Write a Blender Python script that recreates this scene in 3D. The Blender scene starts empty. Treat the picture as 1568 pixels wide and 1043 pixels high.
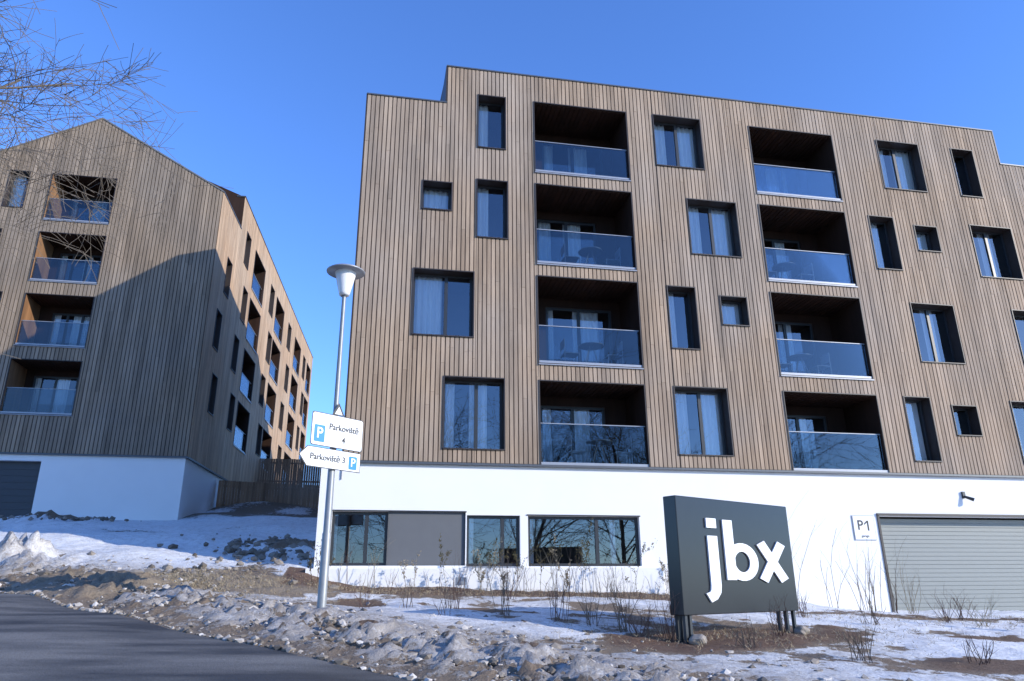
import bpy, math, random
import numpy as np
from mathutils import Vector, Matrix, noise
random.seed(7)
S=bpy.context.scene
COL=S.collection
# ------------------------------------------------------------ materials
def newmat(n):
    m=bpy.data.materials.new(n);m.use_nodes=True
    nt=m.node_tree
    return m,nt,nt.nodes['Principled BSDF'],nt.nodes['Material Output']
def N(nt,t,**k):
    n=nt.nodes.new(t)
    for a,b in k.items():
        setattr(n,a,b)
    return n
def plain(name,col,rough=.6,metal=0,var=.12,scale=6,bump=0.,spec=.5):
    m,nt,p,o=newmat(name)
    tc=N(nt,'ShaderNodeTexCoord');nz=N(nt,'ShaderNodeTexNoise');nz.inputs['Scale'].default_value=scale;nz.inputs['Detail'].default_value=5
    nt.links.new(tc.outputs['Object'],nz.inputs['Vector'])
    mx=N(nt,'ShaderNodeMix',data_type='RGBA')
    mx.inputs[6].default_value=tuple(c*(1-var) for c in col)+(1,)
    mx.inputs[7].default_value=tuple(min(1,c*(1+var)) for c in col)+(1,)
    nt.links.new(nz.outputs['Fac'],mx.inputs[0]);nt.links.new(mx.outputs[2],p.inputs['Base Color'])
    p.inputs['Roughness'].default_value=rough;p.inputs['Metallic'].default_value=metal
    p.inputs['Specular IOR Level'].default_value=spec
    if bump:
        b=N(nt,'ShaderNodeBump');b.inputs['Strength'].default_value=bump;b.inputs['Distance'].default_value=.02
        nt.links.new(nz.outputs['Fac'],b.inputs['Height']);nt.links.new(b.outputs['Normal'],p.inputs['Normal'])
    return m
def wood(name,c0,c1,rough=.75,gray=(.25,.22,.19),gs=.5):
    m,nt,p,o=newmat(name)
    at=N(nt,'ShaderNodeAttribute',attribute_name='tone')
    tc=N(nt,'ShaderNodeTexCoord')
    mp=N(nt,'ShaderNodeMapping');mp.inputs['Scale'].default_value=(14,14,1.1)
    nz=N(nt,'ShaderNodeTexNoise');nz.inputs['Scale'].default_value=1.6;nz.inputs['Detail'].default_value=6
    nt.links.new(tc.outputs['Object'],mp.inputs['Vector']);nt.links.new(mp.outputs['Vector'],nz.inputs['Vector'])
    big=N(nt,'ShaderNodeTexNoise');big.inputs['Scale'].default_value=.35;big.inputs['Detail'].default_value=4
    nt.links.new(tc.outputs['Object'],big.inputs['Vector'])
    add=N(nt,'ShaderNodeMath',operation='MULTIPLY_ADD');add.inputs[1].default_value=.5
    nt.links.new(at.outputs['Fac'],add.inputs[0]);
    m2=N(nt,'ShaderNodeMath',operation='MULTIPLY');m2.inputs[1].default_value=.5
    nt.links.new(nz.outputs['Fac'],m2.inputs[0]);nt.links.new(m2.outputs[0],add.inputs[2])
    mx=N(nt,'ShaderNodeMix',data_type='RGBA');mx.inputs[6].default_value=c0+(1,);mx.inputs[7].default_value=c1+(1,)
    nt.links.new(add.outputs[0],mx.inputs[0])
    cr=N(nt,'ShaderNodeMapRange');cr.inputs[1].default_value=.40;cr.inputs[2].default_value=.66;cr.inputs[4].default_value=gs
    nt.links.new(big.outputs['Fac'],cr.inputs[0])
    mg=N(nt,'ShaderNodeMix',data_type='RGBA');mg.inputs[7].default_value=gray+(1,)
    nt.links.new(cr.outputs[0],mg.inputs[0]);nt.links.new(mx.outputs[2],mg.inputs[6])
    mp2=N(nt,'ShaderNodeMapping');mp2.inputs['Scale'].default_value=(2.6,2.6,.26)
    st=N(nt,'ShaderNodeTexNoise');st.inputs['Scale'].default_value=1.;st.inputs['Detail'].default_value=6;st.inputs['Roughness'].default_value=.7
    nt.links.new(tc.outputs['Object'],mp2.inputs['Vector']);nt.links.new(mp2.outputs['Vector'],st.inputs['Vector'])
    rr=N(nt,'ShaderNodeMapRange');rr.inputs[1].default_value=.3;rr.inputs[2].default_value=.7;rr.inputs[3].default_value=.64;rr.inputs[4].default_value=1.2
    nt.links.new(st.outputs['Fac'],rr.inputs[0])
    vm=N(nt,'ShaderNodeVectorMath',operation='SCALE');nt.links.new(mg.outputs[2],vm.inputs[0]);nt.links.new(rr.outputs[0],vm.inputs['Scale'])
    nt.links.new(vm.outputs[0],p.inputs['Base Color']);p.inputs['Roughness'].default_value=rough
    p.inputs['Specular IOR Level'].default_value=.2
    return m
def glassm(name,base=.2,tint=(.72,.8,.84),rc=(.95,.97,1),k=.9):
    m,nt,p,o=newmat(name);nt.nodes.remove(p)
    fr=N(nt,'ShaderNodeFresnel');fr.inputs[0].default_value=1.5
    ma=N(nt,'ShaderNodeMath',operation='MULTIPLY_ADD');ma.inputs[1].default_value=k;ma.inputs[2].default_value=base;ma.use_clamp=True
    nt.links.new(fr.outputs[0],ma.inputs[0])
    tr=N(nt,'ShaderNodeBsdfTransparent');tr.inputs[0].default_value=tint+(1,)
    gl=N(nt,'ShaderNodeBsdfGlossy');gl.inputs[0].default_value=rc+(1,);gl.inputs['Roughness'].default_value=.01
    mx=N(nt,'ShaderNodeMixShader')
    nt.links.new(ma.outputs[0],mx.inputs[0]);nt.links.new(tr.outputs[0],mx.inputs[1]);nt.links.new(gl.outputs[0],mx.inputs[2])
    nt.links.new(mx.outputs[0],o.inputs[0])
    return m
M={}
M['batten']=wood('weathered_larch',(.24,.165,.108),(.56,.41,.28),gray=(.36,.30,.245),gs=.55)
M['battenL']=wood('weathered_larch_shaded',(.16,.118,.08),(.42,.315,.22),gray=(.25,.21,.17))  # greyer larch front, darkened further to put the gable's shade into the colour
M['battenS']=wood('larch_sunlit',(.36,.225,.135),(.62,.43,.27),gray=(.50,.39,.28))  # side wall of the same building; sunlight put into a lighter colour
M['backing']=plain('cladding_gap',(.13,.087,.057),.9)
M['backingL']=plain('cladding_gap_shaded',(.045,.032,.023),.9)  # gaps of the front cladding, darkened to deepen its shade
M['woodin']=wood('dark_wood_shaded',(.022,.011,.007),(.058,.026,.015),gray=(.03,.02,.015))  # dark brown wood, with the balcony recess shade added to its colour
M['woodlit']=wood('larch_lining_sunlit',(.20,.10,.05),(.40,.21,.10),gray=(.30,.18,.10))  # linings facing the sun; sunlight painted in as a lighter orange
M['trim']=plain('dark_trim',(.035,.025,.021),.5)
M['floor']=plain('balcony_floor',(.09,.085,.08),.8)
M['frame']=plain('anthracite_frame',(.028,.03,.032),.4)
M['glass']=glassm('window_glass',.10,(.86,.89,.9))
M['railglass']=glassm('railing_glass',.025,(.64,.70,.73),k=.65)
M['curtain']=plain('curtain_fabric',(.8,.79,.77),.9,var=.05)
M['room']=plain('room_interior',(.08,.075,.07),.9)
M['render']=plain('white_render',(.80,.78,.75),.85,var=.035,scale=1.3,bump=.04)
M['metal']=plain('grey_aluminium',(.32,.33,.35),.4,.3)
M['flash']=plain('roof_flashing',(.10,.105,.11),.45,.4)
M['roof']=plain('roof_membrane',(.15,.15,.15),.8)
M['greypanel']=plain('grey_panel',(.12,.122,.125),.6,var=.06)
M['garage']=plain('garage_door',(.23,.24,.22),.5,var=.04)
M['garagedark']=plain('garage_door_dark',(.035,.038,.045),.45)
M['white']=plain('white_paint',(.8,.8,.8),.45,var=.02)
M['signblk']=plain('sign_panel',(.026,.027,.029),.20,var=.06,spec=.32)
M['galv']=plain('galvanised_steel',(.27,.28,.28),.5,.4,var=.15,scale=9)
M['blue']=plain('sign_blue',(.02,.22,.6),.4,var=.03)
M['black']=plain('sign_black',(.02,.02,.02),.5)
M['lampglass']=plain('lamp_opal',(.78,.77,.74),.3,var=.03)
M['bark']=plain('bark',(.13,.105,.08),.9,var=.35,scale=5)
M['twig']=plain('twig_bark',(.16,.11,.075),.9,var=.3,scale=8)
M['redtwig']=plain('red_twig',(.14,.07,.045),.8,var=.3,scale=8)
M['straw']=plain('dry_straw',(.38,.30,.19),.9,var=.25,scale=8)
M['needle']=plain('brown_green_needles',(.14,.11,.045),.9,var=.3,scale=12)
M['stone']=plain('stone',(.32,.27,.22),.9,var=.25,scale=7,bump=.6)
M['fence']=wood('fence_wood',(.20,.12,.07),(.40,.25,.15))
# ------------------------------------------------------------ mesh builder
class MB:
    def __init__(s): s.v=[];s.f=[];s.t=[]
    def face(s,pts,tone=.5):
        n=len(s.v);s.v.extend(pts);s.f.append(tuple(range(n,n+len(pts))));s.t.append(tone)
    def hexa(s,c,tone=.5):
        n=len(s.v);s.v.extend(c)
        for q in ((0,3,2,1),(4,5,6,7),(0,1,5,4),(1,2,6,5),(2,3,7,6),(3,0,4,7)):
            s.f.append(tuple(n+i for i in q));s.t.append(tone)
    def obj(s,name,mat,parent=None,smooth=False):
        if not s.f: return None
        me=bpy.data.meshes.new(name);me.from_pydata(s.v,[],s.f);me.update()
        a=me.attributes.new('tone','FLOAT','FACE');a.data.foreach_set('value',s.t)
        if smooth: me.polygons.foreach_set('use_smooth',[True]*len(me.polygons))
        me.materials.append(mat)
        o=bpy.data.objects.new(name,me);COL.objects.link(o)
        if parent: o.parent=parent
        return o
def empty(name,loc=(0,0,0)):
    e=bpy.data.objects.new(name,None);e.empty_display_size=.5;COL.objects.link(e);return e
class Fr:
    def __init__(s,O,U,Nn): s.O=Vector(O);s.U=Vector(U).normalized();s.N=Vector(Nn).normalized()
    def p(s,u,z,d=0):
        v=s.O+s.U*u+s.N*d;return (v.x,v.y,v.z+z)
    def shift(s,d): return Fr(s.O+s.N*d,s.U,s.N)
def box(mb,F,u0,u1,z0,z1,d0,d1,tone=.5):
    mb.hexa([F.p(u0,z0,d1),F.p(u1,z0,d1),F.p(u1,z0,d0),F.p(u0,z0,d0),F.p(u0,z1,d1),F.p(u1,z1,d1),F.p(u1,z1,d0),F.p(u0,z1,d0)],tone)
def tube(mb,p0,p1,r0,r1,n=5,tone=.5,caps=False):
    a=Vector(p0);b=Vector(p1);d=(b-a)
    if d.length<1e-6: return
    d.normalize();x=d.orthogonal().normalized();y=d.cross(x)
    k=len(mb.v)
    for c,r in ((a,r0),(b,r1)):
        for i in range(n):
            t=2*math.pi*i/n;q=c+x*(math.cos(t)*r)+y*(math.sin(t)*r);mb.v.append(tuple(q))
    for i in range(n):
        j=(i+1)%n;mb.f.append((k+i,k+j,k+n+j,k+n+i));mb.t.append(tone)
    if caps:
        mb.f.append(tuple(k+n+i for i in range(n)));mb.t.append(tone)
        mb.f.append(tuple(k+n-1-i for i in range(n)));mb.t.append(tone)
def lathe(mb,c,prof,n=24):
    k=len(mb.v);c=Vector(c)
    for r,z in prof:
        for i in range(n):
            t=2*math.pi*i/n;mb.v.append((c.x+r*math.cos(t),c.y+r*math.sin(t),c.z+z))
    for j in range(len(prof)-1):
        for i in range(n):
            i2=(i+1)%n;mb.f.append((k+j*n+i,k+j*n+i2,k+(j+1)*n+i2,k+(j+1)*n+i));mb.t.append(.5)
class Bld(dict):
    def __missing__(s,k): s[k]=MB();return s[k]
def spans(zb,zt0,zt1,ops,ua,ub,e=0.):
    m=(ua+ub)/2
    cuts=sorted([(o[2]-e,o[3]+e) for o in ops if o[0]-e<m<o[1]+e])
    res=[];z=zb
    for a,b in cuts:
        if a>z+.001: res.append((z,a,a))
        z=max(z,b)
    if min(zt0,zt1)>z: res.append((z,zt0,zt1))
    return res
def wall(mb,F,u0,u1,zb,top,ops,brk=(),d=0.,tone=.5):
    xs=sorted(set([u0,u1]+[x for o in ops for x in o[:2] if u0<x<u1]+[b for b in brk if u0<b<u1]))
    for a,b in zip(xs[:-1],xs[1:]):
        for z0,za,zc in spans(zb,top(a+1e-4),top(b-1e-4),ops,a,b):
            mb.face([F.p(a,z0,d),F.p(b,z0,d),F.p(b,zc,d),F.p(a,za,d)],tone)
def battens(mb,F,u0,u1,zb,top,ops,per=.12,w=.094,d0=.0,d1=.022,e=.015):
    n=int(round((u1-u0)/per));per=(u1-u0)/n
    rnd=random.Random(int(u1*100)+int(zb*10))
    edges=sorted(set(x for o in ops for x in (o[0]-e,o[1]+e)))
    for i in range(n):
        a=u0+per*i+(per-w)/2;b=a+w
        base=rnd.random()
        cs=[a]+[x for x in edges if a<x<b]+[b]
        for p,q in zip(cs[:-1],cs[1:]):
            if q-p<.012: continue
            for z0,za,zc in spans(zb,top(p),top(q),ops,p,q,e):
                zs=[z0];z=zb+rnd.uniform(1.2,4.2)
                while z<min(za,zc)-.3:
                    if z>z0+.3: zs.append(z)
                    z+=rnd.uniform(2.4,4.2)
                for k,zz in enumerate(zs):
                    t=max(0,min(1,.4*base+.6*rnd.random()))
                    dd=d1+rnd.uniform(-.004,.004)
                    last=k==len(zs)-1
                    t0,t1=(za,zc) if last else (zs[k+1]-.004,)*2
                    c=[F.p(p,zz,dd),F.p(q,zz,dd),F.p(q,zz,d0+.001),F.p(p,zz,d0+.001),F.p(p,t0,dd),F.p(q,t1,dd),F.p(q,t1,d0+.001),F.p(p,t0,d0+.001)]
                    n0=len(mb.v);mb.v.extend(c)
                    for f in ((4,5,6,7),(0,1,5,4),(1,2,6,5),(3,0,4,7),(0,3,2,1)):
                        mb.f.append(tuple(n0+x for x in f));mb.t.append(t)
def curtain(B,F,u0,u1,z0,z1,d):
    n=max(4,int((u1-u0)/.022));ph=random.random()*9
    pts=[(u0+(u1-u0)*i/n, d+.028*math.sin(i*.95+ph+.5*math.sin(i*.31))) for i in range(n+1)]
    for (a,da),(b,db) in zip(pts[:-1],pts[1:]):
        B['curtain'].face([F.p(a,z0,da),F.p(b,z0,db),F.p(b,z1,db),F.p(a,z1,da)],random.random())
def pane(B,F,u0,u1,z0,z1,splits=(),curt=(),room=1.3,fw=.055):
    m=B['frame']
    box(m,F,u0,u1,z0,z0+fw,-.06,0);box(m,F,u0,u1,z1-fw,z1,-.06,0)
    box(m,F,u0,u0+fw,z0+fw,z1-fw,-.06,0);box(m,F,u1-fw,u1,z0+fw,z1-fw,-.06,0)
    for s in splits:
        c=u0+(u1-u0)*s;box(m,F,c-.045,c+.045,z0+fw,z1-fw,-.06,.004)
    edges=[0]+list(splits)+[1]
    for i,(a,b) in enumerate(zip(edges[:-1],edges[1:])):
        ua=u0+(u1-u0)*a;ub=u0+(u1-u0)*b
        t=random.uniform(-.002,.002);t2=random.uniform(-.002,.002)
        B['glass'].face([F.p(ua+.02,z0+.02,-.03+t),F.p(ub-.02,z0+.02,-.03-t),F.p(ub-.02,z1-.02,-.03-t+t2),F.p(ua+.02,z1-.02,-.03+t+t2)])
    for a,b in curt:
        curtain(B,F,u0+(u1-u0)*a,u0+(u1-u0)*b,z0+.02,z1-.02,-.13)
    r=B['room'];D=-room
    r.face([F.p(u0,z0,D),F.p(u1,z0,D),F.p(u1,z1,D),F.p(u0,z1,D)])
    r.face([F.p(u0,z0,-.06),F.p(u1,z0,-.06),F.p(u1,z0,D),F.p(u0,z0,D)])
    r.face([F.p(u0,z1,-.06),F.p(u1,z1,-.06),F.p(u1,z1,D),F.p(u0,z1,D)])
    r.face([F.p(u0,z0,-.06),F.p(u0,z0,D),F.p(u0,z1,D),F.p(u0,z1,-.06)])
    r.face([F.p(u1,z0,-.06),F.p(u1,z0,D),F.p(u1,z1,D),F.p(u1,z1,-.06)])
def reveal(mb,F,u0,u1,z0,z1,dep,floor=None,left=None):
    for i,q in enumerate(([(u0,z0),(u0,z1)],[(u1,z0),(u1,z1)],[(u0,z1),(u1,z1)],[(u0,z0),(u1,z0)])):
        (a,b),(c,d)=q
        m=floor if (i==3 and floor) else (left if (i==0 and left) else mb)
        m.face([F.p(a,b,0),F.p(c,d,0),F.p(c,d,-dep),F.p(a,b,-dep)],.3+.2*random.random())
def trim(mb,F,u0,u1,z0,z1,t=.028,d=.045,sill=True):
    box(mb,F,u0-t,u0,z0-t,z1+t,.0,d);box(mb,F,u1,u1+t,z0-t,z1+t,.0,d)
    box(mb,F,u0,u1,z1,z1+t,.0,d)
    box(mb,F,u0,u1,z0-t,z0,.0,d+.02 if sill else d)
def window(B,F,o,splits=(),curt=(),dep=.3,tr=True):
    u0,u1,z0,z1=o
    reveal(B['trim'],F,u0,u1,z0,z1,dep+.001)
    if tr: trim(B['trim'],F,u0,u1,z0,z1)
    pane(B,F.shift(-dep),u0,u1,z0,z1,splits,curt)
def balcony(B,F,o,dep=1.5,seed=0,slab=True,left=None):
    u0,u1,z0,z1=o;rn=random.Random(seed)
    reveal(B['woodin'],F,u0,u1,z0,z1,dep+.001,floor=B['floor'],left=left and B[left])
    trim(B['trim'],F,u0,u1,z0,z1,sill=False)
    G=F.shift(-dep)
    w=u1-u0
    if rn.random()<.5: da,db=u0+.12*w,u1-.22*w
    else: da,db=u0+.2*w,u1-.1*w
    dz0,dz1=z0+.06,z1-.28
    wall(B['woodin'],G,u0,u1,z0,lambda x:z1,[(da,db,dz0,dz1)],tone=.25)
    pane(B,G.shift(-.03),da,db,dz0,dz1,(.33,.66) if rn.random()<.5 else (.5,),[(0,rn.uniform(.12,.3)),(rn.uniform(.4,.6),rn.uniform(.66,.85))],room=1.6,fw=.07)
    n=int(w/.14)
    for i in range(n):
        a=u0+w*i/n
        box(B['woodin'],F,a+.01,a+w/n-.012,z1-.022,z1-.004,-dep+.01,-.02,rn.random())
    box(B['railglass'],F,u0+.02,u1-.02,z0+.07,z0+1.08,-.085,-.07)
    box(B['metal'],F,u0+.005,u1-.005,z0+1.08,z0+1.10,-.095,-.06)
    box(B['metal'],F,u0+.002,u1-.002,z0+.002,z0+.07,-.12,.02)
    if slab: box(B['metal'],F,u0-.02,u1+.02,z0-.055,z0-.03,.0,.065)
def emit(B,root,names={}):
    for k,mb in B.items():
        mb.obj(names.get(k,k),M[k],root)
NM=dict(batten='cladding_battens',battenL='cladding_battens_front',battenS='cladding_battens_side',backing='wall_backing',backingL='wall_backing_front',woodin='balcony_linings',woodlit='balcony_side_linings',trim='window_reveals',frame='window_frames',glass='window_glass',railglass='balcony_glass',curtain='curtains',room='rooms',render='plinth_walls',metal='balcony_metalwork',flash='roof_flashing',roof='roof',greypanel='grey_panels',garage='garage_door',garagedark='garage_door',floor='balcony_floors')
# ------------------------------------------------------------ terrain height
CP=[(-.2,17.2,-.08),(3,17.3,-.08),(6,17.3,-.15),(9,17.2,-.35),(13.5,17.6,-.72),(18,17.6,-.76),(22,17.6,-.8),(13.5,14,-.75),(18,14,-.9),
(7.3,9.5,-.87),(4.5,10.4,-.75),(6.9,11.6,-.72),(0,14,-.36),(3,14,-.38),(-1,12.5,-.3),(-3,14,-.12),
(-4.5,16,.2),(-6.5,17.6,.36),(-8.5,18.5,.5),(-8,20,.95),(-5.8,20,1.05),(-3.0,17.3,.42),(-1.9,18.7,.7),(-2.5,22,1.25),(-5,24,1.7),(-8,24,1.7),(-12,24,1.7),(-3.5,28,2.25),(-7.5,31.3,2.6),(-13,31.3,2.6),(-18,31.3,2.5),
(-3,33,3.0),(-6.5,34,3.2),(-5,38,4.2),(-5,46,5.9),(-3,46,5.9),(-5,60,7.5),(-10,28,2.3),(-16,27,2.0)]
CPa=np.array(CP)
def plane(x,y): return -1.5+.08*80*np.tanh(y/80)-.018*60*np.tanh(x/60)
CPr=CPa[:,2]-plane(CPa[:,0],CPa[:,1])
RZ=[(.4,8),(-2.2,11),(-4.6,13.6),(-6.8,16),(2.6,5.5),(0,5),(0,0),(-3,8),(-6,11),(-9,14),(-9.5,17.0),(-13,17.5),(-18,20),(5,3)]
CPa=np.vstack([CPa,np.array([(a,b,0) for a,b in RZ])]);CPr=np.concatenate([CPr,np.zeros(len(RZ))])
dr=np.array([-.676,.737]);nr=np.array([.737,.676])
def roadpts():
    pts=[];c0=np.array([.41,8.0])-nr*2.95
    for s in np.arange(-60,13,.5): pts.append(c0+dr*s)
    p=pts[-1].copy();h=math.atan2(dr[1],dr[0])
    for i in range(160):
        h=min(h+.5/16,math.pi*1.02);p=p+.5*np.array([math.cos(h),math.sin(h)]);pts.append(p.copy())
    return np.array(pts)
RP=roadpts()
def H0(x,y):
    x=np.asarray(x,float);y=np.asarray(y,float)
    num=np.zeros_like(x);den=np.full_like(x,1/(81.)**1.5)
    for (a,b,_),r in zip(CPa,CPr):
        w=1/((x-a)**2+(y-b)**2+1.2)**1.5
        num+=w*r;den+=w
    return plane(x,y)+num/den
def uroad(x,y): return .737*(x-.41)+.676*(y-8)
def Hs(x,y): return float(H0(np.array([x]),np.array([y]))[0])
def fnoise(x,y,sc,z=0): return noise.noise(Vector((x*sc,y*sc,z)))
def axis(lo,hi,f,lo2,hi2):
    a=list(np.arange(lo,hi,f));s=f;x=lo
    L=[]
    while x>lo2: s*=1.16;x-=s;L.append(x)
    R=[];s=f;x=a[-1]
    while x<hi2: s*=1.16;x+=s;R.append(x)
    return np.array(L[::-1]+a+R)
def build_terrain():
    xs=axis(-14,20,.085,-900,900);ys=axis(7,26,.085,-900,900)
    X,Y=np.meshgrid(xs,ys);nx,ny=len(xs),len(ys)
    Z=H0(X,Y)
    D=np.full(X.shape,1e9)
    for p in RP[::2]: D=np.minimum(D,(X-p[0])**2+(Y-p[1])**2)
    D=np.sqrt(D)-2.95
    Xf=X.ravel();Yf=Y.ravel();Df=D.ravel();Zf=Z.ravel().copy();c=np.zeros(len(Xf));di=c.copy();so=c.copy()
    def sm(a,b,v): t=min(1,max(0,(v-a)/(b-a)));return t*t*(3-2*t)
    for i in range(len(Xf)):
        x,y,u=Xf[i],Yf[i],Df[i]
        inb=-16<x<22 and 4<y<32
        n1=fnoise(x,y,.55,3.1);n2=fnoise(x,y,1.7,7.7) if inb else 0;n3=fnoise(x,y,5.2,1.3) if inb else 0
        n4=fnoise(x,y,11,4.3) if inb else 0
        dz=.05*n1+.03*n2
        if u<.2:
            dz=0 if u<-.0 else dz*u/.2
            if u<-.05: dz-=.07
        if 0<u<4 and inb and y<20:
            b=math.exp(-((u-1.3)/.9)**2)*sm(.0,.5,u)
            dz+=b*(.06+.10*n2+.19*abs(n3)+.12*n4)
        elif inb: dz+=.02*n3+.012*n4
        cv=.50+.6*n1+.45*n2;dt=.26+.4*n2;sl=.35
        if not inb: cv=.30+.9*n1  # outer ground given less snow to cut the light it bounces back
        if u<4.8 and y<21:
            k=1-sm(2.2,4.2,u+.8*n1+.5*n2)
            cv=cv*(1-k)+(.56+.45*n2+.35*n3)*k
            dt=dt*(1-k)+(.86+.25*n3+.25*n2)*k;sl=sl*(1-k)+.3*k
            k2=1-sm(.25,1.1,u+.35*n2)
            cv=cv*(1-k2)+.30*k2;sl=sl*(1-k2)+.3*k2
        g=math.exp(-(((x+4.3)/3.3)**2+((y-15.9)/1.35)**2))
        g=sm(.2,.55,g+.35*n1+.15*n3)
        cv-=.95*g;sl=sl*(1-g)
        dz+=.03*g*n2+.035*g*n3
        if -1.8<x<9.5 and 15.2<y<18.1:
            k=sm(15.9,16.5,y+.5*n2+.2*n3);cv-=.85*k;sl=sl*(1-k)+.95*k
        g=math.exp(-(((x-5.6)/2.7)**2+((y-11.0-.35*(x-5.7))/1.15)**2));g=sm(.28,.62,g+.35*n2+.14*n3)
        cv-=1.0*g;sl=sl*(1-g)+g
        t=abs(y-(14.1-.5*(x-1)))
        if -.5<x<5.5 and u>2.2:
            g=(1-sm(.1,.7,t+.8*n2+.4*n1));cv-=.3*g;sl=sl*(1-g)+g*.8
        for (a,b,r,e) in ((7.6,8.6,.6,2.),(10.8,14.6,.8,3.),(15.5,14.3,.9,3.),(9.8,11.0,.4,2.2)):
            g=math.exp(-(((x-a)/e)**2+(y-b)**2)/(r*r));g=sm(.3,.75,g+.5*n2+.25*n3);cv-=.75*g;sl=sl*(1-g)+g*.8
        if inb and x>5 and u>3: q=sm(6,9,x);cv+=.32*q;dt-=.25*q
        if inb and y>17.6 and x<-.5:
            k=sm(17.6,19.2,y);cv=cv*(1-k)+(.74+.45*n1+.15*n2)*k;dt*=1-.6*k
            rub=math.exp(-(((x+2.2)/1.0)**2+((y-22.)/1.6)**2));cv-=.8*sm(.4,.75,rub+.35*n2+.2*n3);dz+=.1*rub*(1+2*n3)
            rub=math.exp(-(((x+11.5)/1.3)**2+((y-30)/1.0)**2));cv-=.8*sm(.3,.6,rub+.25*n2);dz+=.3*rub*(1+n3)
        pile=math.exp(-(((x+8.3)/1.1)**2+((y-19.0)/.7)**2));dz+=pile*(.4+.35*n3+.25*n2+.14*n4);cv+=.42*pile;dt+=.4*pile
        Zf[i]+=dz;c[i]=cv;di[i]=dt;so[i]=sl
    v=np.stack([Xf,Yf,Zf],1)
    idx=np.arange(nx*ny).reshape(ny,nx)
    f=np.stack([idx[:-1,:-1],idx[:-1,1:],idx[1:,1:],idx[1:,:-1]],-1).reshape(-1,4)
    me=bpy.data.meshes.new('ground');me.vertices.add(len(v));me.vertices.foreach_set('co',v.ravel())
    me.loops.add(f.size);me.loops.foreach_set('vertex_index',f.ravel())
    me.polygons.add(len(f));me.polygons.foreach_set('loop_start',np.arange(0,f.size,4));me.polygons.foreach_set('loop_total',np.full(len(f),4))
    me.update();me.validate()
    a=me.color_attributes.new('mask','FLOAT_COLOR','POINT')
    a.data.foreach_set('color',np.clip(np.stack([c,di,so,np.ones_like(c)],1),0,1).ravel())
    me.polygons.foreach_set('use_smooth',[True]*len(me.polygons))
    o=bpy.data.objects.new('ground',me);COL.objects.link(o)
    m,nt,p,out=newmat('snow_and_soil')
    at=N(nt,'ShaderNodeAttribute',attribute_name='mask');sep=N(nt,'ShaderNodeSeparateColor');nt.links.new(at.outputs['Color'],sep.inputs[0])
    tc=N(nt,'ShaderNodeTexCoord')
    def nz(s,d=6,r=.6):
        n=N(nt,'ShaderNodeTexNoise');n.inputs['Scale'].default_value=s;n.inputs['Detail'].default_value=d;n.inputs['Roughness'].default_value=r
        nt.links.new(tc.outputs['Object'],n.inputs['Vector']);return n
    nA=nz(5.5);nB=nz(26,5,.7);nC=nz(2.1)
    def math_(op,a,b,c=None,clamp=False):
        n=N(nt,'ShaderNodeMath',operation=op);n.use_clamp=clamp
        for i,v in enumerate((a,b,c)):
            if v is None: continue
            if hasattr(v,'is_linked'): nt.links.new(v,n.inputs[i])
            else: n.inputs[i].default_value=v
        return n.outputs[0]
    s1=math_('MULTIPLY_ADD',nA.outputs['Fac'],1.0,sep.outputs[0]);s2=math_('MULTIPLY_ADD',nB.outputs['Fac'],.6,s1)
    mr=N(nt,'ShaderNodeMapRange');mr.inputs[1].default_value=1.15;mr.inputs[2].default_value=1.25;nt.links.new(s2,mr.inputs[0])
    def mixc(f,a,b):
        n=N(nt,'ShaderNodeMix',data_type='RGBA');n.clamp_factor=True
        nt.links.new(f,n.inputs[0])
        for i,v in ((6,a),(7,b)):
            if isinstance(v,tuple): n.inputs[i].default_value=v+(1,)
            else: nt.links.new(v,n.inputs[i])
        return n.outputs[2]
    df=math_('MULTIPLY_ADD',nB.outputs['Fac'],1.8,-.9);df=math_('MULTIPLY_ADD',nA.outputs['Fac'],1.5,df);df=math_('ADD',df,-.75);df=math_('ADD',df,sep.outputs[1],None,True)
    dirty=mixc(nC.outputs['Fac'],(.45,.40,.35),(.24,.205,.17))
    snow=mixc(df,(.80,.79,.78),dirty)
    mul=mixc(nB.outputs['Fac'],(.028,.016,.010),(.24,.14,.09))
    gr=mixc(nB.outputs['Fac'],(.08,.06,.04),(.42,.33,.23))
    so_=mixc(sep.outputs[2],gr,mul)
    c_=mixc(mr.outputs[0],so_,snow)
    nt.links.new(c_,p.inputs['Base Color']);p.inputs['Roughness'].default_value=.75;p.inputs['Specular IOR Level'].default_value=.3
    h=math_('MULTIPLY_ADD',nB.outputs['Fac'],.6,nA.outputs['Fac']);h=math_('MULTIPLY_ADD',mr.outputs[0],.35,h)
    b=N(nt,'ShaderNodeBump');b.inputs['Strength'].default_value=.75;b.inputs['Distance'].default_value=.05
    nt.links.new(h,b.inputs['Height']);nt.links.new(b.outputs['Normal'],p.inputs['Normal'])
    me.materials.append(m)
build_terrain()
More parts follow.
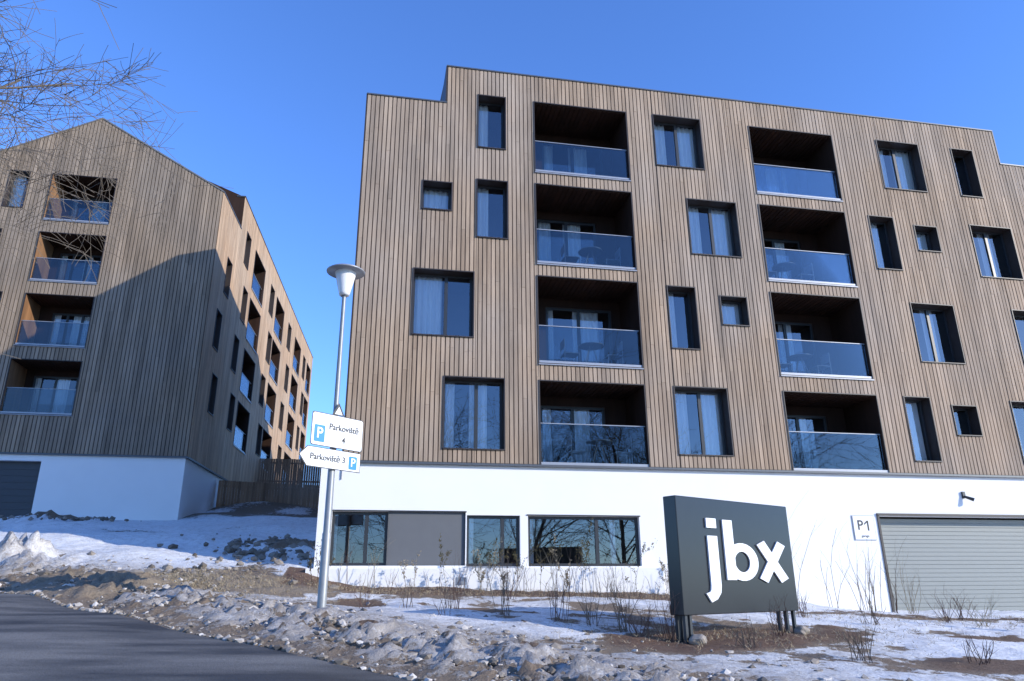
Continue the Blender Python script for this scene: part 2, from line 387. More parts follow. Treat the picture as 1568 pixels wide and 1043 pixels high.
# ------------------------------------------------------------ road
def build_road():
    mb=MB();w=2.98;K=8
    tang=np.gradient(RP,axis=0);tang/=np.linalg.norm(tang,axis=1)[:,None]
    nn=np.stack([tang[:,1],-tang[:,0]],1)
    rows=[]
    for p,n in zip(RP,nn):
        r=[]
        for k in range(K+1):
            t=-w+2*w*k/K;q=p+n*t
            r.append((q[0],q[1],0.03*(1-(t/w)**2)))
        rows.append(r)
    A=np.array(rows);Zz=H0(A[:,:,0],A[:,:,1])+A[:,:,2]+.006
    for r,z in zip(rows,Zz):
        for (x,y,_),q in zip(r,z): mb.v.append((x,y,float(q)))
    for i in range(len(rows)-1):
        for k in range(K):
            a=i*(K+1)+k;mb.f.append((a,a+1,a+K+2,a+K+1));mb.t.append(.5)
    m,nt,p,o=newmat('asphalt')
    tc=N(nt,'ShaderNodeTexCoord')
    n1=N(nt,'ShaderNodeTexNoise');n1.inputs['Scale'].default_value=70;n1.inputs['Detail'].default_value=4
    mp=N(nt,'ShaderNodeMapping');mp.inputs['Rotation'].default_value=(0,0,math.radians(-132.5));mp.inputs['Scale'].default_value=(.3,1.2,1)
    n2=N(nt,'ShaderNodeTexNoise');n2.inputs['Scale'].default_value=.9;n2.inputs['Detail'].default_value=8;n2.inputs['Roughness'].default_value=.6
    nt.links.new(tc.outputs['Object'],n1.inputs['Vector']);nt.links.new(tc.outputs['Object'],mp.inputs['Vector']);nt.links.new(mp.outputs['Vector'],n2.inputs['Vector'])
    r=N(nt,'ShaderNodeValToRGB');r.color_ramp.elements[0].position=.40;r.color_ramp.elements[0].color=(.045,.044,.043,1);r.color_ramp.elements[1].position=.62;r.color_ramp.elements[1].color=(.20,.19,.175,1)
    nt.links.new(n2.outputs['Fac'],r.inputs[0])
    mx=N(nt,'ShaderNodeMix',data_type='RGBA',blend_type='MULTIPLY');mx.inputs[0].default_value=.6
    r2=N(nt,'ShaderNodeValToRGB');r2.color_ramp.elements[0].position=.35;r2.color_ramp.elements[0].color=(.3,.3,.3,1);r2.color_ramp.elements[1].position=.6
    nt.links.new(n1.outputs['Fac'],r2.inputs[0]);nt.links.new(r.outputs[0],mx.inputs[6]);nt.links.new(r2.outputs[0],mx.inputs[7])
    nt.links.new(mx.outputs[2],p.inputs['Base Color'])
    mr=N(nt,'ShaderNodeMapRange');mr.inputs[1].default_value=.35;mr.inputs[2].default_value=.65;mr.inputs[3].default_value=.6;mr.inputs[4].default_value=.88
    nt.links.new(n2.outputs['Fac'],mr.inputs[0]);nt.links.new(mr.outputs[0],p.inputs['Roughness'])
    b=N(nt,'ShaderNodeBump');b.inputs['Strength'].default_value=.5;b.inputs['Distance'].default_value=.012;nt.links.new(n1.outputs['Fac'],b.inputs['Height']);nt.links.new(b.outputs['Normal'],p.inputs['Normal'])
    mb.obj('road',m,None,True)
build_road()
# ------------------------------------------------------------ main building
R=[(12.12,13.90),(9.23,11.03),(6.28,8.13),(3.32,5.16)]
RB=[(11.49,13.87),(8.57,11.06),(5.66,8.16),(2.96,5.16)]
wins=[(2.46,3.26,0,0),(7.93,9.46,0,1),(15.69,17.21,0,1),(18.5,19.3,0,0),
(2.45,3.31,1,0),(8.80,10.35,1,1),(14.88,15.72,1,0),(18.54,20.06,1,1),
(.77,2.37,2,1),(7.94,8.76,2,0),(15.77,17.23,2,1),(19.36,20.82,2,1),
(1.65,3.20,3,1),(7.90,9.42,3,1),(14.94,15.76,3,0),(18.52,20.05,3,1),
(22.0,23.5,0,1),(22.6,23.4,1,0),(22.2,23.8,3,1)]
smalls=[(.92,1.72,1),(16.46,17.25,1),(9.54,10.34,2),(16.48,17.28,3)]
root=empty('apartment_building')
B=Bld();F=Fr((0,18,0),(1,0,0),(0,-1,0))
ops=[]
X0,X1=-.76,27.
for a,b,r,big in wins:
    o=(a,b)+(R[r] if a<21 or r else (11.2,13.0));ops.append(o)
    if big:
        cu=random.choice([[(0,.28),(.62,.9)],[(0,.5)],[(0,.2),(.45,.75)],[(.0,.35),(.55,1)]])
        window(B,F,o,(.56,),cu)
    else: window(B,F,o,(),random.choice([[(0,.7)],[(.0,.45)],[(0,.9)]]))
for a,b,r in smalls:
    o=(a,b,R[r][1]-1.06,R[r][1]-.2);ops.append(o);window(B,F,o,(),[(0,.95)] if r<3 else [])
for k,(a,b) in enumerate(((4.15,7.03),(11.14,14.03))):
    for r in range(4):
        o=(a,b)+RB[r];ops.append(o);balcony(B,F,o,seed=k*10+r,slab=r<3)
top=lambda x:14.8 if 1.53<x<20.3 else 13.5
wall(B['backing'],F,X0,X1,2.95,top,ops,(1.53,20.3))
for a,b in ((X0,1.53),(1.53,20.3),(20.3,X1)): battens(B['batten'],F,a,b,2.97,top,ops)
for a,b,z in ((X0,1.52,13.5),(1.51,20.32,14.8),(20.33,X1,13.5)):
    box(B['flash'],F,a-.02,b+.01,z,z+.04,-.35,.05)
box(B['trim'],F,X0-.03,X0,2.95,13.52,-.3,.035)
box(B['trim'],F,1.48,1.525,13.56,14.8,-3,.035);box(B['trim'],F,20.305,20.35,13.56,14.8,-3,.035)
box(B['flash'],F,X0-.03,X1,2.90,2.955,-.1,.07)  # dark strip stands in for the shadow line below the cladding
prof=[(18,13.5),(20,13.75),(22.3,15.85),(24.2,17.1),(26.3,18.0),(31.3,16.9),(38.6,15.8)]
FS=Fr((X0,18,0),(0,1,0),(-1,0,0))
def ptop(u):
    y=18+u
    for (a,za),(b,zb) in zip(prof[:-1],prof[1:]):
        if a<=y<=b: return za+(zb-za)*(y-a)/(b-a)
    return prof[-1][1]
sops=[(4+6*i,5.5+6*i)+R[r] for i in range(3) for r in range(4) if R[r][1]<13.95]
for o in sops: window(B,FS,o,(.55,),[(0,.4)])
wall(B['backing'],FS,0,20.6,2.5,ptop,sops,[p[0]-18 for p in prof])
battens(B['batten'],FS,0.05,20.6,2.97,ptop,sops,per=.2,w=.14)
for (a,za),(b,zb) in zip(prof[:-1],prof[1:]):
    for xa,xb in ((X0,1.5),(1.5,20.33),(20.33,X1)):
        if xa==1.5 and a<22: continue
        B['roof'].face([(xa,a,za+.01),(xb,a,za+.01),(xb,b,zb+.01),(xa,b,zb+.01)])
B['roof'].face([(1.5,18.02,14.72),(20.33,18.02,14.72),(20.33,22.3,15.86),(1.5,22.3,15.86)])
for xx in (1.5,20.33): B['backing'].face([(xx,18.02,13.4),(xx,18.02,14.72),(xx,22.3,15.85),(xx,20,13.7)])
B['backing'].face([(X0,38.6,-1),(X1,38.6,-1),(X1,38.6,15.8),(X0,38.6,15.8)])
B['backing'].face([(X1,18,-1)]+[(X1,a,z) for a,z in prof]+[(X1,38.6,-1)])
FP=Fr((0,18.04,0),(1,0,0),(0,-1,0))
bops=[(-.92,.39,.52,1.76),(.39,2.25,.52,1.76),(2.28,3.60,.5,1.70),(3.80,6.69,.5,1.70),(13.53,19.0,-1.0,1.80)]
wall(B['render'],FP,-1.25,27,-1.6,lambda x:2.9,bops)
B['render'].face([(-1.25,18.04,-1),(-1.25,38.6,-1),(-1.25,38.6,2.9),(-1.25,18.04,2.9)])
B['render'].face([(-1.25,18.04,2.9),(X0,18.04,2.9),(X0,38.6,2.9),(-1.25,38.6,2.9)])
box(B['flash'],FP,-1.28,X0-.04,2.902,2.93,-1,.04)
for o,sp,cu in ((bops[0],(.62,),[(.0,.1)]),(bops[2],(.68,),[(.0,.15)]),(bops[3],(.62,),[(.0,.06),(.75,.8)])):
    reveal(B['render'],FP,*o,.121);pane(B,FP.shift(-.12),*o,sp,cu,room=3,fw=.07)
reveal(B['greypanel'],FP,*bops[1],.06)
o=bops[1];B['greypanel'].face([FP.p(o[0],o[2],-.06),FP.p(o[1],o[2],-.06),FP.p(o[1],o[3],-.06),FP.p(o[0],o[3],-.06)])
box(B['frame'],FP,-.98,2.27,1.762,1.79,0,.02);box(B['frame'],FP,-.98,-.925,.5,1.76,0,.02)
box(B['metal'],FP,2.24,3.63,.455,.498,0,.08);box(B['frame'],FP,3.77,6.72,1.702,1.73,0,.02)
box(B['render'],FP,-1.4,7.1,-1.2,.455,.002,.34)
box(B['render'],FP,-2.3,-1.41,-1.2,.27,.05,.3)
box(B['metal'],FP,2.0,2.25,.08,.25,.341,.35)
o=bops[4];reveal(B['render'],FP,*o,.35)
z=-1.0
while z<1.72:
    box(B['garage'],FP,o[0],o[1],z,z+.098,-.35,-.30);box(B['garage'],FP,o[0],o[1],z+.098,z+.11,-.35,-.315);z+=.11
box(B['trim'],FP,o[0]-.06,o[1]+.05,1.80,1.86,0,.05);box(B['trim'],FP,o[0]-.06,o[0]-.0,-1,1.80,0,.03)
box(B['frame'],FP,o[0],o[0]+.05,-1,1.8,-.3,-.2)
box(B['metal'],FP,12.70,13.35,1.15,1.80,0,.02);box(B['white'],FP,12.72,13.33,1.17,1.78,.02,.03)
box(B['frame'],FP,16.25,16.33,2.3,2.48,0,.06);tube(B['frame'],FP.p(16.29,2.34,.06),FP.p(16.45,2.24,.2),.035,.05,10,caps=True)
# painted numeral 1 on the plate
box(B['black'],FP,13.12,13.165,1.40,1.66,.031,.034)
B['black'].face([FP.p(13.03,1.585,.0335),FP.p(13.03,1.545,.0335),FP.p(13.12,1.61,.0335),FP.p(13.12,1.66,.0335)][::1])
NM['white']='number_plate';NM['black']='number_one'
emit(B,root,NM)
def text(s,loc,size,U,Nn,mat,parent,name,bold=0.,ext=.002,align='CENTER',sx=1):
    c=bpy.data.curves.new(name,'FONT');c.body=s;c.size=size;c.extrude=ext;c.offset=bold;c.align_x=align;c.align_y='CENTER'
    o=bpy.data.objects.new(name,c);COL.objects.link(o)
    U=Vector(U).normalized();Nn=Vector(Nn).normalized();Vv=Nn.cross(U)
    mt=Matrix((U*sx,Vv,Nn)).transposed().to_4x4();mt.translation=Vector(loc);o.matrix_world=mt
    c.materials.append(mat);o.parent=parent;return o
text('P',FP.p(12.91,1.53,.033),.36,(1,0,0),(0,-1,0),M['black'],root,'number_text',.004)
text('garage',FP.p(13.02,1.26,.033),.09,(1,0,0),(0,-1,0),M['black'],root,'number_caption')
# ------------------------------------------------------------ left building
root2=empty('gabled_apartment_building')
B=Bld();F=Fr((0,32,0),(1,0,0),(0,-1,0))
LR=[(15.6,17.88),(12.68,14.96),(9.76,12.04),(6.84,9.12)]
ops=[]
for i,r in enumerate(LR):
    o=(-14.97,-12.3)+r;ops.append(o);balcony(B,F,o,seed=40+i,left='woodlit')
for i,r in enumerate(LR):
    a=-16.7 if i%2==0 else -17.3
    o=(a,a+.8,r[1]-1.8,r[1]);ops.append(o);window(B,F,o,(),[(0,.6)])
XL,XR=-20.5,-7.65
def gt(x): return 21.0-(x+13.4)*.574 if x>-13.4 else 21.0+(x+13.4)*.574
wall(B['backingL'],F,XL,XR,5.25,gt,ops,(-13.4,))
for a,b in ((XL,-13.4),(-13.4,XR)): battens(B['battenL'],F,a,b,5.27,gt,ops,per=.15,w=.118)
for a,b in ((XL,-13.4),(-13.4,XR)):
    ye=64 if b<=-13.4 else 35.8
    B['roof'].hexa([(a,31.95,gt(a)),(b,31.95,gt(b)),(b,ye,gt(b)),(a,ye,gt(a)),(a,31.95,gt(a)+.07),(b,31.95,gt(b)+.07),(b,ye,gt(b)+.07),(a,ye,gt(a)+.07)])
V=Vector((.053,1,0)).normalized()
FS=Fr((XR,32,0),V,(V.y,-V.x,0))
Lw=32.3
def stop(u): return 17.7 if u<3.8 else 19.6
ops=[]
cols=[(1.4,2.3,'w'),(5.0,6.0,'w'),(7.3,10.2,'b'),(12.2,13.4,'w'),(14.3,17.2,'b'),(19.2,20.5,'w'),(22.4,25.4,'b'),(27,28.2,'w'),(29.2,31.4,'b')]
for i in range(4):
    t=18.2-2.92*i
    for a,b,k in cols:
        if k=='b':
            o=(a,b,t-2.3,t);ops.append(o);balcony(B,FS,o,seed=int(a*7)+i)
        else:
            s=(.6 if i%2 else 0);o=(a+s,b+s,t-1.8,t)
            if o[3]>17.4 and a<3.8: continue
            ops.append(o);window(B,FS,o,(),[(0,.5)])
wall(B['backing'],FS,0,Lw,5.25,stop,ops,(3.8,))
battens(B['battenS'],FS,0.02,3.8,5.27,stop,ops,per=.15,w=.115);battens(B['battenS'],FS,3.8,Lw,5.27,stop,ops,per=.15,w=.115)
box(B['flash'],FS,3.75,Lw,19.6,19.66,-.4,.05);box(B['flash'],FS,0,3.75,17.7,17.76,-.3,.05)
q=FS.p(3.8,0);q2=FS.p(Lw,0)
B['woodin'].face([(q[0],q[1],15),(q[0],q[1],19.6),(-13.4,q[1],22),(-13.4,q[1],15)],.2)
B['roof'].face([(q[0],q[1],19.61),(q2[0],q2[1],19.61),(-13.4,q2[1],21.2),(-13.4,q[1],21.2)])
B['backing'].face([(q2[0],q2[1],1),(q2[0],q2[1],19.6),(-20.5,q2[1],19.6),(-20.5,q2[1],1)])
B['backing'].face([(XL,32,1),(XL,32,gt(XL)),(XL,64,gt(XL)),(XL,64,1)])
box(B['flash'],F,XL,XR+.05,5.19,5.255,-.1,.07);box(B['flash'],FS,0,Lw,5.19,5.255,-.05,.07)
F3=F.shift(-.04)
wall(B['render'],F3,XL,XR-.03,.5,lambda x:5.2,[(-18.5,-13.1,1.0,4.95)])
reveal(B['render'],F3,-18.5,-13.1,1.0,4.95,.3)
z=1.0
while z<4.9:
    box(B['garagedark'],F3,-18.5,-13.1,z,z+.24,-.3,-.26);box(B['garagedark'],F3,-18.5,-13.1,z+.24,z+.26,-.3,-.275);z+=.26
wall(B['render'],FS.shift(-.04),0.0,Lw,.5,lambda x:5.2,[])
emit(B,root2,NM)
# ------------------------------------------------------------ fences
def fence(x0,y0,x1,y1,zb0,zb1,h,name):
    f=empty(name);mb=MB();d=Vector((x1-x0,y1-y0,0));L=d.length;FF=Fr((x0,y0,0),d,(d.y,-d.x,0))
    n=int(L/.13)
    for i in range(n):
        u=L*i/n;zb=zb0+(zb1-zb0)*i/n;box(mb,FF,u,u+.122,zb,zb+h+random.uniform(-.01,.01),0,.025,random.random())
    mb.obj('pickets',M['fence'],f)
    m2=MB()
    for k in range(int(L/2)+1):
        u=min(L-.1,k*2);zb=zb0+(zb1-zb0)*u/L;box(m2,FF,u,u+.1,zb-.3,zb+h-.05,-.12,-.02,.3)
    for zz in (.3,h-.3):
        m2.hexa([FF.p(0,zb0+zz,0),FF.p(L,zb1+zz,0),FF.p(L,zb1+zz,-.05),FF.p(0,zb0+zz,-.05),FF.p(0,zb0+zz+.1,0),FF.p(L,zb1+zz+.1,0),FF.p(L,zb1+zz+.1,-.05),FF.p(0,zb0+zz+.1,-.05)],.3)
    m2.obj('rails_and_posts',M['fence'],f)
fence(-7.3,37.2,-1.3,37.2,3.5,3.3,1.5,'wooden_fence')
fence(-6.85,46,-1.0,46,5.85,5.85,1.7,'wooden_fence')
# ------------------------------------------------------------ street lamp
sl=empty('street_lamp');mb=MB();bx,by=-.70,12.5;bz=Hs(bx,by)
lathe(mb,(bx,by,bz-.3),[(.072,0),(.072,1.5),(.062,1.52),(.055,3.2),(.045,3.24),(.034,5.35-bz+.05)],16)
lathe(mb,(bx,by,bz-.02),[(.12,0),(.12,.06),(.08,.09)],16)
tube(mb,(bx,by,5.0),(bx+.0,by,5.12),.055,.055,12,caps=True)
mb.obj('pole',M['galv'],sl,True)
mb=MB();lathe(mb,(bx,by,5.02),[(.0,0),(.085,0),(.10,.05),(.19,.44),(.18,.46)],24);mb.obj('opal_shade',M['lampglass'],sl,True)
mb=MB();lathe(mb,(bx,by,5.47),[(0,.0),(.34,.0),(.345,.02),(.30,.05),(.12,.08),(.0,.085)],32);mb.obj('top_disc',M['metal'],sl,True)
# ------------------------------------------------------------ parking sign boards
ps=empty('parking_direction_sign')
U=Vector((.82,.69,0)).normalized();Nn=Vector((U.y,-U.x,0))
FB=Fr(Vector((-1.055,12.1,0)),U,Nn)
mb=MB();ol=MB();bl=MB();MBk=MB()
def rrect(m,F_,u0,u1,z0,z1,d,r=.04):
    pts=[]
    for cx,cz,a0 in ((u1-r,z1-r,0),(u0+r,z1-r,90),(u0+r,z0+r,180),(u1-r,z0+r,270)):
        for k in range(5):
            t=math.radians(a0+k*22.5);pts.append(F_.p(cx+r*math.cos(t),cz+r*math.sin(t),d))
    m.face(pts[::-1])
rrect(ol,FB,0,1.07,2.235,2.795,.012);rrect(mb,FB,.014,1.056,2.249,2.781,.016)
box(MBk,FB,.03,1.04,2.26,2.77,-.01,.008)
def arrow(m,F_,g,d):
    m.face([F_.p(-.20+g*1.6,2.06,d),F_.p(-.04+g*.6,1.88+g,d),F_.p(1.05-g,1.88+g,d),F_.p(1.05-g,2.215-g,d),F_.p(-.04+g*.6,2.215-g,d)])
arrow(ol,FB,0,.012);arrow(mb,FB,.014,.016);box(MBk,FB,0,1.03,1.9,2.2,-.01,.008)
for a,b,c,d in ((.06,.27,2.30,2.58),(.80,.97,1.92,2.14)): rrect(bl,FB,a,b,c,d,.02,.02)
ol.face([FB.p(.40,2.80,.006),FB.p(.66,2.80,.006),FB.p(.53,3.02,.006)]);mb.face([FB.p(.45,2.815,.01),FB.p(.61,2.815,.01),FB.p(.53,2.95,.01)])
for z in (2.0,2.4,2.65): tube(MBk,FB.p(.45,z,-.03),(bx,by,z),.04,.04,8)
MBk.obj('back_plate',M['metal'],ps);mb.obj('white_face',M['white'],ps);ol.obj('border',M['black'],ps);bl.obj('blue_square',M['blue'],ps)
text('P',FB.p(.165,2.44,.024),.25,U,Nn,M['white'],ps,'letter_p',.004);text('P',FB.p(.885,2.03,.024),.2,U,Nn,M['white'],ps,'letter_p_small',.003)
text('Parkoviště',FB.p(.66,2.58,.022),.145,U,Nn,M['black'],ps,'caption',.001);text('4',FB.p(.66,2.38,.022),.14,U,Nn,M['black'],ps,'caption_number',.002)
text('Parkoviště 3',FB.p(.37,2.05,.022),.14,U,Nn,M['black'],ps,'caption_lower',.001)
# ------------------------------------------------------------ company sign
js=empty('company_sign')
P0=Vector((4.44,10.4,0));P1=Vector((7.04,11.74,0));U=(P1-P0).normalized();Nn=Vector((U.y,-U.x,0));L=(P1-P0).length
FJ=Fr(P0,U,Nn);z0,z1=-.385,1.305;hh=z1-z0
mb=MB();box(mb,FJ,0,L,z0,z1,-.24,0);pn=mb.obj('panel',M['signblk'],js)
bv=pn.modifiers.new('b','BEVEL');bv.width=.012;bv.segments=2
mb=MB()
def stroke(pts,w,d0=.004,d1=.03):
    pts=[Vector(p) for p in pts]
    Lf=[];Rt=[]
    for i,p in enumerate(pts):
        a=pts[max(0,i-1)];b=pts[min(len(pts)-1,i+1)];t=(b-a).normalized();n=Vector((-t.y,t.x))
        Lf.append(p+n*w/2);Rt.append(p-n*w/2)
    for i in range(len(pts)-1):
        q=[Lf[i],Rt[i],Rt[i+1],Lf[i+1]]
        f=lambda v,d:FJ.p(v.x*L,z1-v.y*hh,d)
        mb.hexa([f(v,d0) for v in q]+[f(v,d1) for v in q])
wj=.082
stroke([(.262,.335),(.262,.76),(.256,.81),(.235,.845),(.195,.865)],wj)
stroke([(.262,.18),(.262,.265)],wj)
stroke([(.40,.185),(.40,.715)],wj)
stroke([(.505+.105*math.cos(t),.555+.13*math.sin(t)) for t in [math.radians(a) for a in range(-180,181,12)]],wj*.92,.006,.028)
stroke([(.685,.375),(.885,.72)],wj);stroke([(.885,.375),(.685,.72)],wj,.006,.028)
mb.obj('letters',M['white'],js)
mb=MB()
for u in (.06,.16,L-.32,L-.12):
    for d in (-.06,-.2):
        a=FJ.p(u,0,d);g=Hs(a[0],a[1]);box(mb,FJ,u,u+.05,g-.2,z0,d-.025,d+.025)
mb.obj('legs',M['frame'],js)
def rock(name,x,y,r,sq=.7,mat='stone'):
    import bmesh
    bm=bmesh.new();bmesh.ops.create_icosphere(bm,subdivisions=3,radius=r);o3=Vector((random.random()*99,0,0))
    for v in bm.verts:
        n=noise.noise(v.co/r*1.1+o3);v.co*=1+.45*n;v.co.z*=sq
    me=bpy.data.meshes.new(name);bm.to_mesh(me);bm.free();me.materials.append(M[mat])
    o=bpy.data.objects.new(name,me);o.location=(x,y,Hs(x,y)+r*.2);COL.objects.link(o);return o
a=FJ.p(.2,0,.05);rock('stone',a[0],a[1],.12);a=FJ.p(L-.1,0,.05);rock('stone',a[0],a[1],.11)
# ------------------------------------------------------------ clods on the bank, rubble on the slope
mclod,nt,p_,o=newmat('dirty_snow_clods');at=N(nt,'ShaderNodeAttribute',attribute_name='tone')
r=N(nt,'ShaderNodeValToRGB');e=r.color_ramp.elements;e[0].color=(.11,.09,.07,1);e[1].color=(.55,.51,.47,1);e[1].position=1;x=e.new(.55);x.color=(.28,.24,.20,1)
nt.links.new(at.outputs['Fac'],r.inputs[0]);nt.links.new(r.outputs[0],p_.inputs['Base Color']);p_.inputs['Roughness'].default_value=.85
def clods(name,gen,n,sizes,tmax,seed):
    mb=MB();rn=random.Random(seed)
    import bmesh
    bm=bmesh.new();bmesh.ops.create_icosphere(bm,subdivisions=1,radius=1);bm.verts.ensure_lookup_table()
    bv=[v.co.copy() for v in bm.verts];bf=[[v.index for v in f.verts] for f in bm.faces];bm.free()
    for i in range(n):
        x,y,h=gen(rn)
        if x is None: continue
        r=rn.choice(sizes)*rn.uniform(.7,1.2)
        z=Hs(x,y)+h
        k=len(mb.v)
        for v in bv:
            w=v*(r*rn.uniform(.55,1.35));mb.v.append((x+w.x,y+w.y,z+w.z*.7))
        t=rn.random()*tmax
        for f in bf: mb.f.append(tuple(k+j for j in f));mb.t.append(t)
    mb.obj(name,mclod)
def gbank(rn):
    s=rn.uniform(-8,12);u=min(4.2,max(.08,rn.gauss(1.3,1.1)));p=np.array([.41,8.])+dr*s+nr*u
    if p[1]<3: return None,0,0
    return p[0],p[1],math.exp(-((u-1.3)/.85)**2)*.09
clods('snow_clods',gbank,4200,[.010,.013,.016,.02,.025,.03,.05,.065],1,3)
def grub(rn):
    if rn.random()<.55: return rn.gauss(-2.6,.9),rn.gauss(21.5,1.4),.06
    if rn.random()<.5: return rn.gauss(-11.4,1.2),rn.gauss(29.8,.8),.12
    return rn.gauss(-5.2,2.2),rn.gauss(17.3,1.0),.02
clods('rubble',grub,420,[.03,.05,.07,.1,.14],.5,4)
# ------------------------------------------------------------ plants
def shrub(x,y,h,spread,stems,mat,side=4,seed=0,name='bare_shrub',r0=.006,buds=None,lean=0):
    rn=random.Random(seed);root=empty(name);mb=MB();bd=MB();zb=Hs(x,y)-.03
    def go(p,d,l,r,lv):
        n=4
        for i in range(n):
            d=(d+Vector((rn.gauss(0,.11),rn.gauss(0,.11),rn.gauss(.03,.05)))).normalized()
            q=p+d*(l/n);r2=r*(.86);tube(mb,p,q,r,r2,3,rn.random());
            if lv<2 and i>0 and rn.random()<(.8 if lv==0 else .45):
                for _ in range(side if lv==0 and rn.random()<.3 else 1):
                    dd=(d+Vector((rn.gauss(0,.5),rn.gauss(0,.5),rn.gauss(.15,.3)))).normalized()
                    go(q,dd,l*rn.uniform(.25,.5),r2*.6,lv+1)
            if buds and rn.random()<.8:
                for _ in range(3):
                    c=q+Vector((rn.gauss(0,.015),rn.gauss(0,.015),rn.gauss(0,.03)));s=rn.uniform(.010,.024)
                    tube(bd,c,c+Vector((rn.gauss(0,s),rn.gauss(0,s),s*1.5)),s*.6,.001,3,rn.random())
            p=q;r=r2
    for s in range(stems):
        a=rn.uniform(0,6.28);e=rn.uniform(.05,spread)
        d=Vector((math.cos(a)*e+lean,math.sin(a)*e,1)).normalized()
        go(Vector((x+rn.gauss(0,.07),y+rn.gauss(0,.07),zb)),d,h*rn.uniform(.5,1.05),r0,0)
    mb.obj('twigs',M[mat],root)
    if buds: bd.obj('buds',M[buds],root)
rp=random.Random(11)
xs_=-1.0
i=0
while xs_<8.2:
    shrub(xs_,16.9+rp.uniform(-.5,.4),rp.uniform(.45,1.15),.13,rp.choice([2,3,4,5]),rp.choice(['straw','twig','straw','redtwig']),2,100+i,'bare_sapling',.0065,rp.choice([None,'needle','straw',None]));xs_+=rp.uniform(.2,.45);i+=1
for k,(x,y,h,sp,st) in enumerate([(.7,13.9,.55,.3,7),(1.5,13.6,.7,.3,10),(2.3,13.0,.85,.3,10),(3.1,12.4,.8,.4,14),(3.9,11.5,.7,.5,16),(4.3,10.7,.55,.6,18),(6.2,9.0,.45,.5,12),(6.2,11.0,.5,.6,10),(5.2,10.0,.35,.7,12),
  (8.2,13.6,.5,.5,10),(9.0,12.6,.5,.5,10),(7.6,8.7,.35,.6,12),(1.2,12.5,.35,.5,6),(-.1,13.7,.45,.4,6),(3.5,11.9,.5,.6,14),(4.0,11.0,.45,.7,14),(5.0,15.5,.6,.3,8),(2.9,15.6,.7,.3,8)]):
    shrub(x,y,h,sp,st,'redtwig' if k%2 else 'twig',3,200+k,r0=.0065)
for k in range(11):
    x=8.6+rp.uniform(0,4.6);shrub(x,16.6+rp.uniform(-.7,.5),rp.uniform(.9,1.9),.2,rp.choice([3,4,6]),'straw' if k%2 else 'twig',2,300+k,'bare_sapling',.008)
for k in range(15):
    x=11.0+k*.62+rp.uniform(-.3,.3);shrub(x,13.8+rp.uniform(-1.2,1),rp.uniform(.35,.75),.95,12,'straw' if k%2 else 'redtwig',3,400+k,'dry_shrub',.006)
def conifer(x,y,h,seed):
    rn=random.Random(seed);root=empty('young_conifer');mb=MB();nd=MB();zb=Hs(x,y)
    tube(mb,(x,y,zb-.05),(x,y,zb+h),.02,.004,6)
    z=.1
    while z<h:
        for k in range(5):
            a=rn.uniform(0,6.28);l=(h-z)*.2*rn.uniform(.5,1.2)+.07
            p=Vector((x,y,zb+z));q=p+Vector((math.cos(a)*l*.7,math.sin(a)*l*.7,l*1.1));tube(mb,p,q,.004,.002,3)
            for j in range(30):
                t=rn.uniform(.05,1);c=p.lerp(q,t);v=Vector((rn.gauss(0,1),rn.gauss(0,1),rn.gauss(.6,.8))).normalized()*.045
                sdv=v.cross(Vector((rn.random(),rn.random(),rn.random()))).normalized()*.005
                nd.face([tuple(c-sdv),tuple(c+sdv),tuple(c+v)],rn.random())
        z+=.07
    mb.obj('stem',M['twig'],root);nd.obj('needles',M['needle'],root)
conifer(11.9,11.9,1.0,5)
def tufts():
    mb=MB();rn=random.Random(21)
    for i in range(8000):
        if i<4300:
            x=rn.gauss(-4.4,2.1);y=rn.gauss(15.9,.85)
        elif i<6000: x=rn.uniform(-1.2,9);y=rn.uniform(15.8,17.6)
        elif i<6700: x=rn.gauss(5.6,1.5);y=rn.gauss(11,.8)
        else: x=rn.uniform(8,19);y=rn.gauss(13.6,1.0)
        if uroad(x,y)<1.5: continue
        z=Hs(x,y)+.02;l=rn.uniform(.03,.11)
        for k in range(3):
            v=Vector((rn.gauss(0,.8),rn.gauss(0,.8),.5)).normalized()*l;s=Vector((rn.gauss(0,1),rn.gauss(0,1),0)).normalized()*.005
            c=Vector((x+rn.gauss(0,.03),y+rn.gauss(0,.03),z));mb.face([tuple(c-s),tuple(c+s),tuple(c+v)],rn.random())
    mb.obj('dry_grass',M['straw'])
tufts()
# ------------------------------------------------------------ trees
def tree_mesh(seed,h,r,levels,spread=.75,droop=0.,limbs=12,tw=.004,crown=.25):
    rn=random.Random(seed);mb=MB()
    def go(p,d,l,r,lv):
        n=(8 if lv==0 else 5) if lv<2 else 4
        for i in range(n):
            up=.06 if lv<2 else -droop
            d=(d+Vector((rn.gauss(0,.1),rn.gauss(0,.1),rn.gauss(up,.06)))).normalized()
            q=p+d*(l/n);r2=max(tw*.7,r*(.86 if lv else .88));tube(mb,p,q,r,r2,7 if lv==0 else (5 if lv==1 else 3),rn.random())
            if lv<levels:
                if lv==0:
                    k=limbs//6 if i/n>=crown else 0
                else: k=rn.choice([1,2,2,3]) if i>0 else rn.choice([0,1])
                for _ in range(k):
                    a=rn.uniform(0,6.28);s=spread*rn.uniform(.6,1.3)
                    x=d.orthogonal().normalized();y=d.cross(x)
                    dd=(d+(x*math.cos(a)+y*math.sin(a))*s*1.4).normalized()
                    pp=p.lerp(q,rn.random())
                    go(pp,dd,l*(rn.uniform(.36,.56) if lv==0 else rn.uniform(.38,.6)),max(tw,r2*(.45 if lv==0 else .55)),lv+1)
            p=q;r=r2
    go(Vector((0,0,-.3)),Vector((0,0,1)),h,r,0)
    return mb.obj('bare_tree',M['bark'])
t=tree_mesh(5,9.2,.15,4,.8,.04,24,.0052,.2);t.location=(-9.75,9.3,Hs(-9.75,9.3));t.rotation_euler=(0,0,2.2)
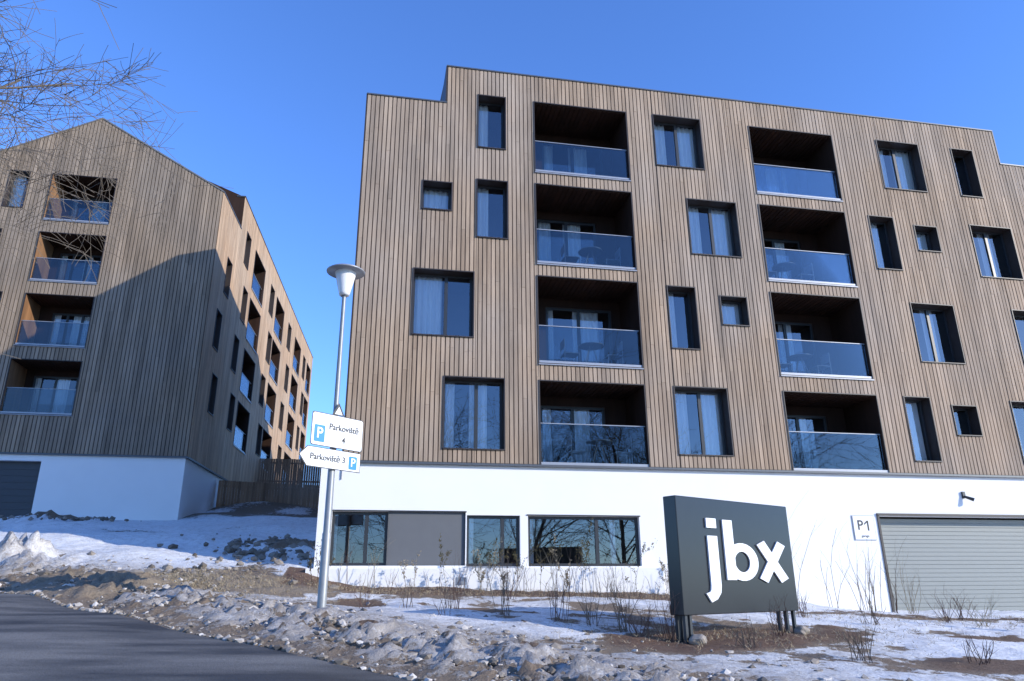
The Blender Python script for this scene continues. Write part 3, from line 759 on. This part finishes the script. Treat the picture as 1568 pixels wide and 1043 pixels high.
tb=tree_mesh(9,11.5,.2,3,.7,0,18,.012,.2)
for k,(x,y,s,rz) in enumerate([(3,-12,1,0),(-6,-15,1.1,1),(10,-14,1.05,2),(17,-13,1.1,3.3),(24,-17,1.15,4.2),(-13,-12,1,5),(32,-20,1.2,.7)]):
    o=tb if k==0 else bpy.data.objects.new('bare_tree',tb.data)
    if k: COL.objects.link(o)
    o.location=(x,y,Hs(x,y));o.scale=(s,s,s);o.rotation_euler=(0,0,rz)
# ------------------------------------------------------------ balcony tables
def table(x,y,z):
    r=empty('balcony_table');mb=MB();lathe(mb,(x,y,z),[(0,.72),(.36,.72),(.36,.74),(0,.745)],20)
    for k in range(4):
        a=k*1.57+.4;tube(mb,(x+.3*math.cos(a),y+.3*math.sin(a),z),(x+.06*math.cos(a),y+.06*math.sin(a),z+.72),.012,.012,5)
    mb.obj('table',M['metal'],r)
    for sx in (-.62,.62):
        m=MB();cx=x+sx
        FFc=Fr((cx-.22,y+.22,z),(1,0,0),(0,-1,0))
        box(m,FFc,0,.44,.43,.45,0,.44);bxu=0 if sx<0 else .42
        box(m,FFc,bxu,bxu+.02,.6,.85,0.02,.42)
        for a in (0,.42):
            for b in (0,.42): box(m,FFc,a,a+.02,0,.43 if not(a==bxu) else .85,b,b+.02)
        m.obj('chair_left' if sx<0 else 'chair_right',M['metal'],r)
for x,z in ((5.9,2.97),(5.8,5.68),(5.9,8.6),(12.2,5.68),(12.1,8.6)): table(x,18.6,z+.0)
# ------------------------------------------------------------ light, sky, camera
el=20.;az=math.atan2(.83,-.557)
w=bpy.data.worlds.new('World');S.world=w;w.use_nodes=True;nt=w.node_tree
sky=nt.nodes.new('ShaderNodeTexSky');sky.sky_type='NISHITA';sky.sun_disc=False;sky.sun_elevation=math.radians(el);sky.sun_rotation=az
sky.air_density=1.0;sky.dust_density=.2;sky.ozone_density=2.0
mu=nt.nodes.new('ShaderNodeMix');mu.data_type='RGBA';mu.blend_type='MULTIPLY';mu.inputs[0].default_value=1;mu.inputs[7].default_value=(.95,1.45,2.45,1)
nt.links.new(sky.outputs[0],mu.inputs[6])
nt.links.new(mu.outputs[2],nt.nodes['Background'].inputs[0]);nt.nodes['Background'].inputs[1].default_value=.15
sd=bpy.data.lights.new('sun','SUN');sd.energy=5;sd.angle=math.radians(.5);sd.color=(1,.95,.855)
so=bpy.data.objects.new('sun',sd);COL.objects.link(so)
v=Vector((.83*math.cos(math.radians(el)),-.557*math.cos(math.radians(el)),math.sin(math.radians(el))))
so.rotation_euler=v.to_track_quat('Z','Y').to_euler();so.location=(20,-20,30)
cd=bpy.data.cameras.new('camera');cd.sensor_width=36;cd.lens=25.55;cd.clip_end=3000
co=bpy.data.objects.new('camera',cd);COL.objects.link(co)
co.matrix_world=Matrix(((.9828,-.0531,-.1768,0),(-.1845,-.3184,-.9299,0),(-.0070,.9465,-.3227,0),(0,0,0,1)))
S.camera=co
S.view_settings.view_transform='Standard';S.view_settings.look='None';S.view_settings.exposure=0
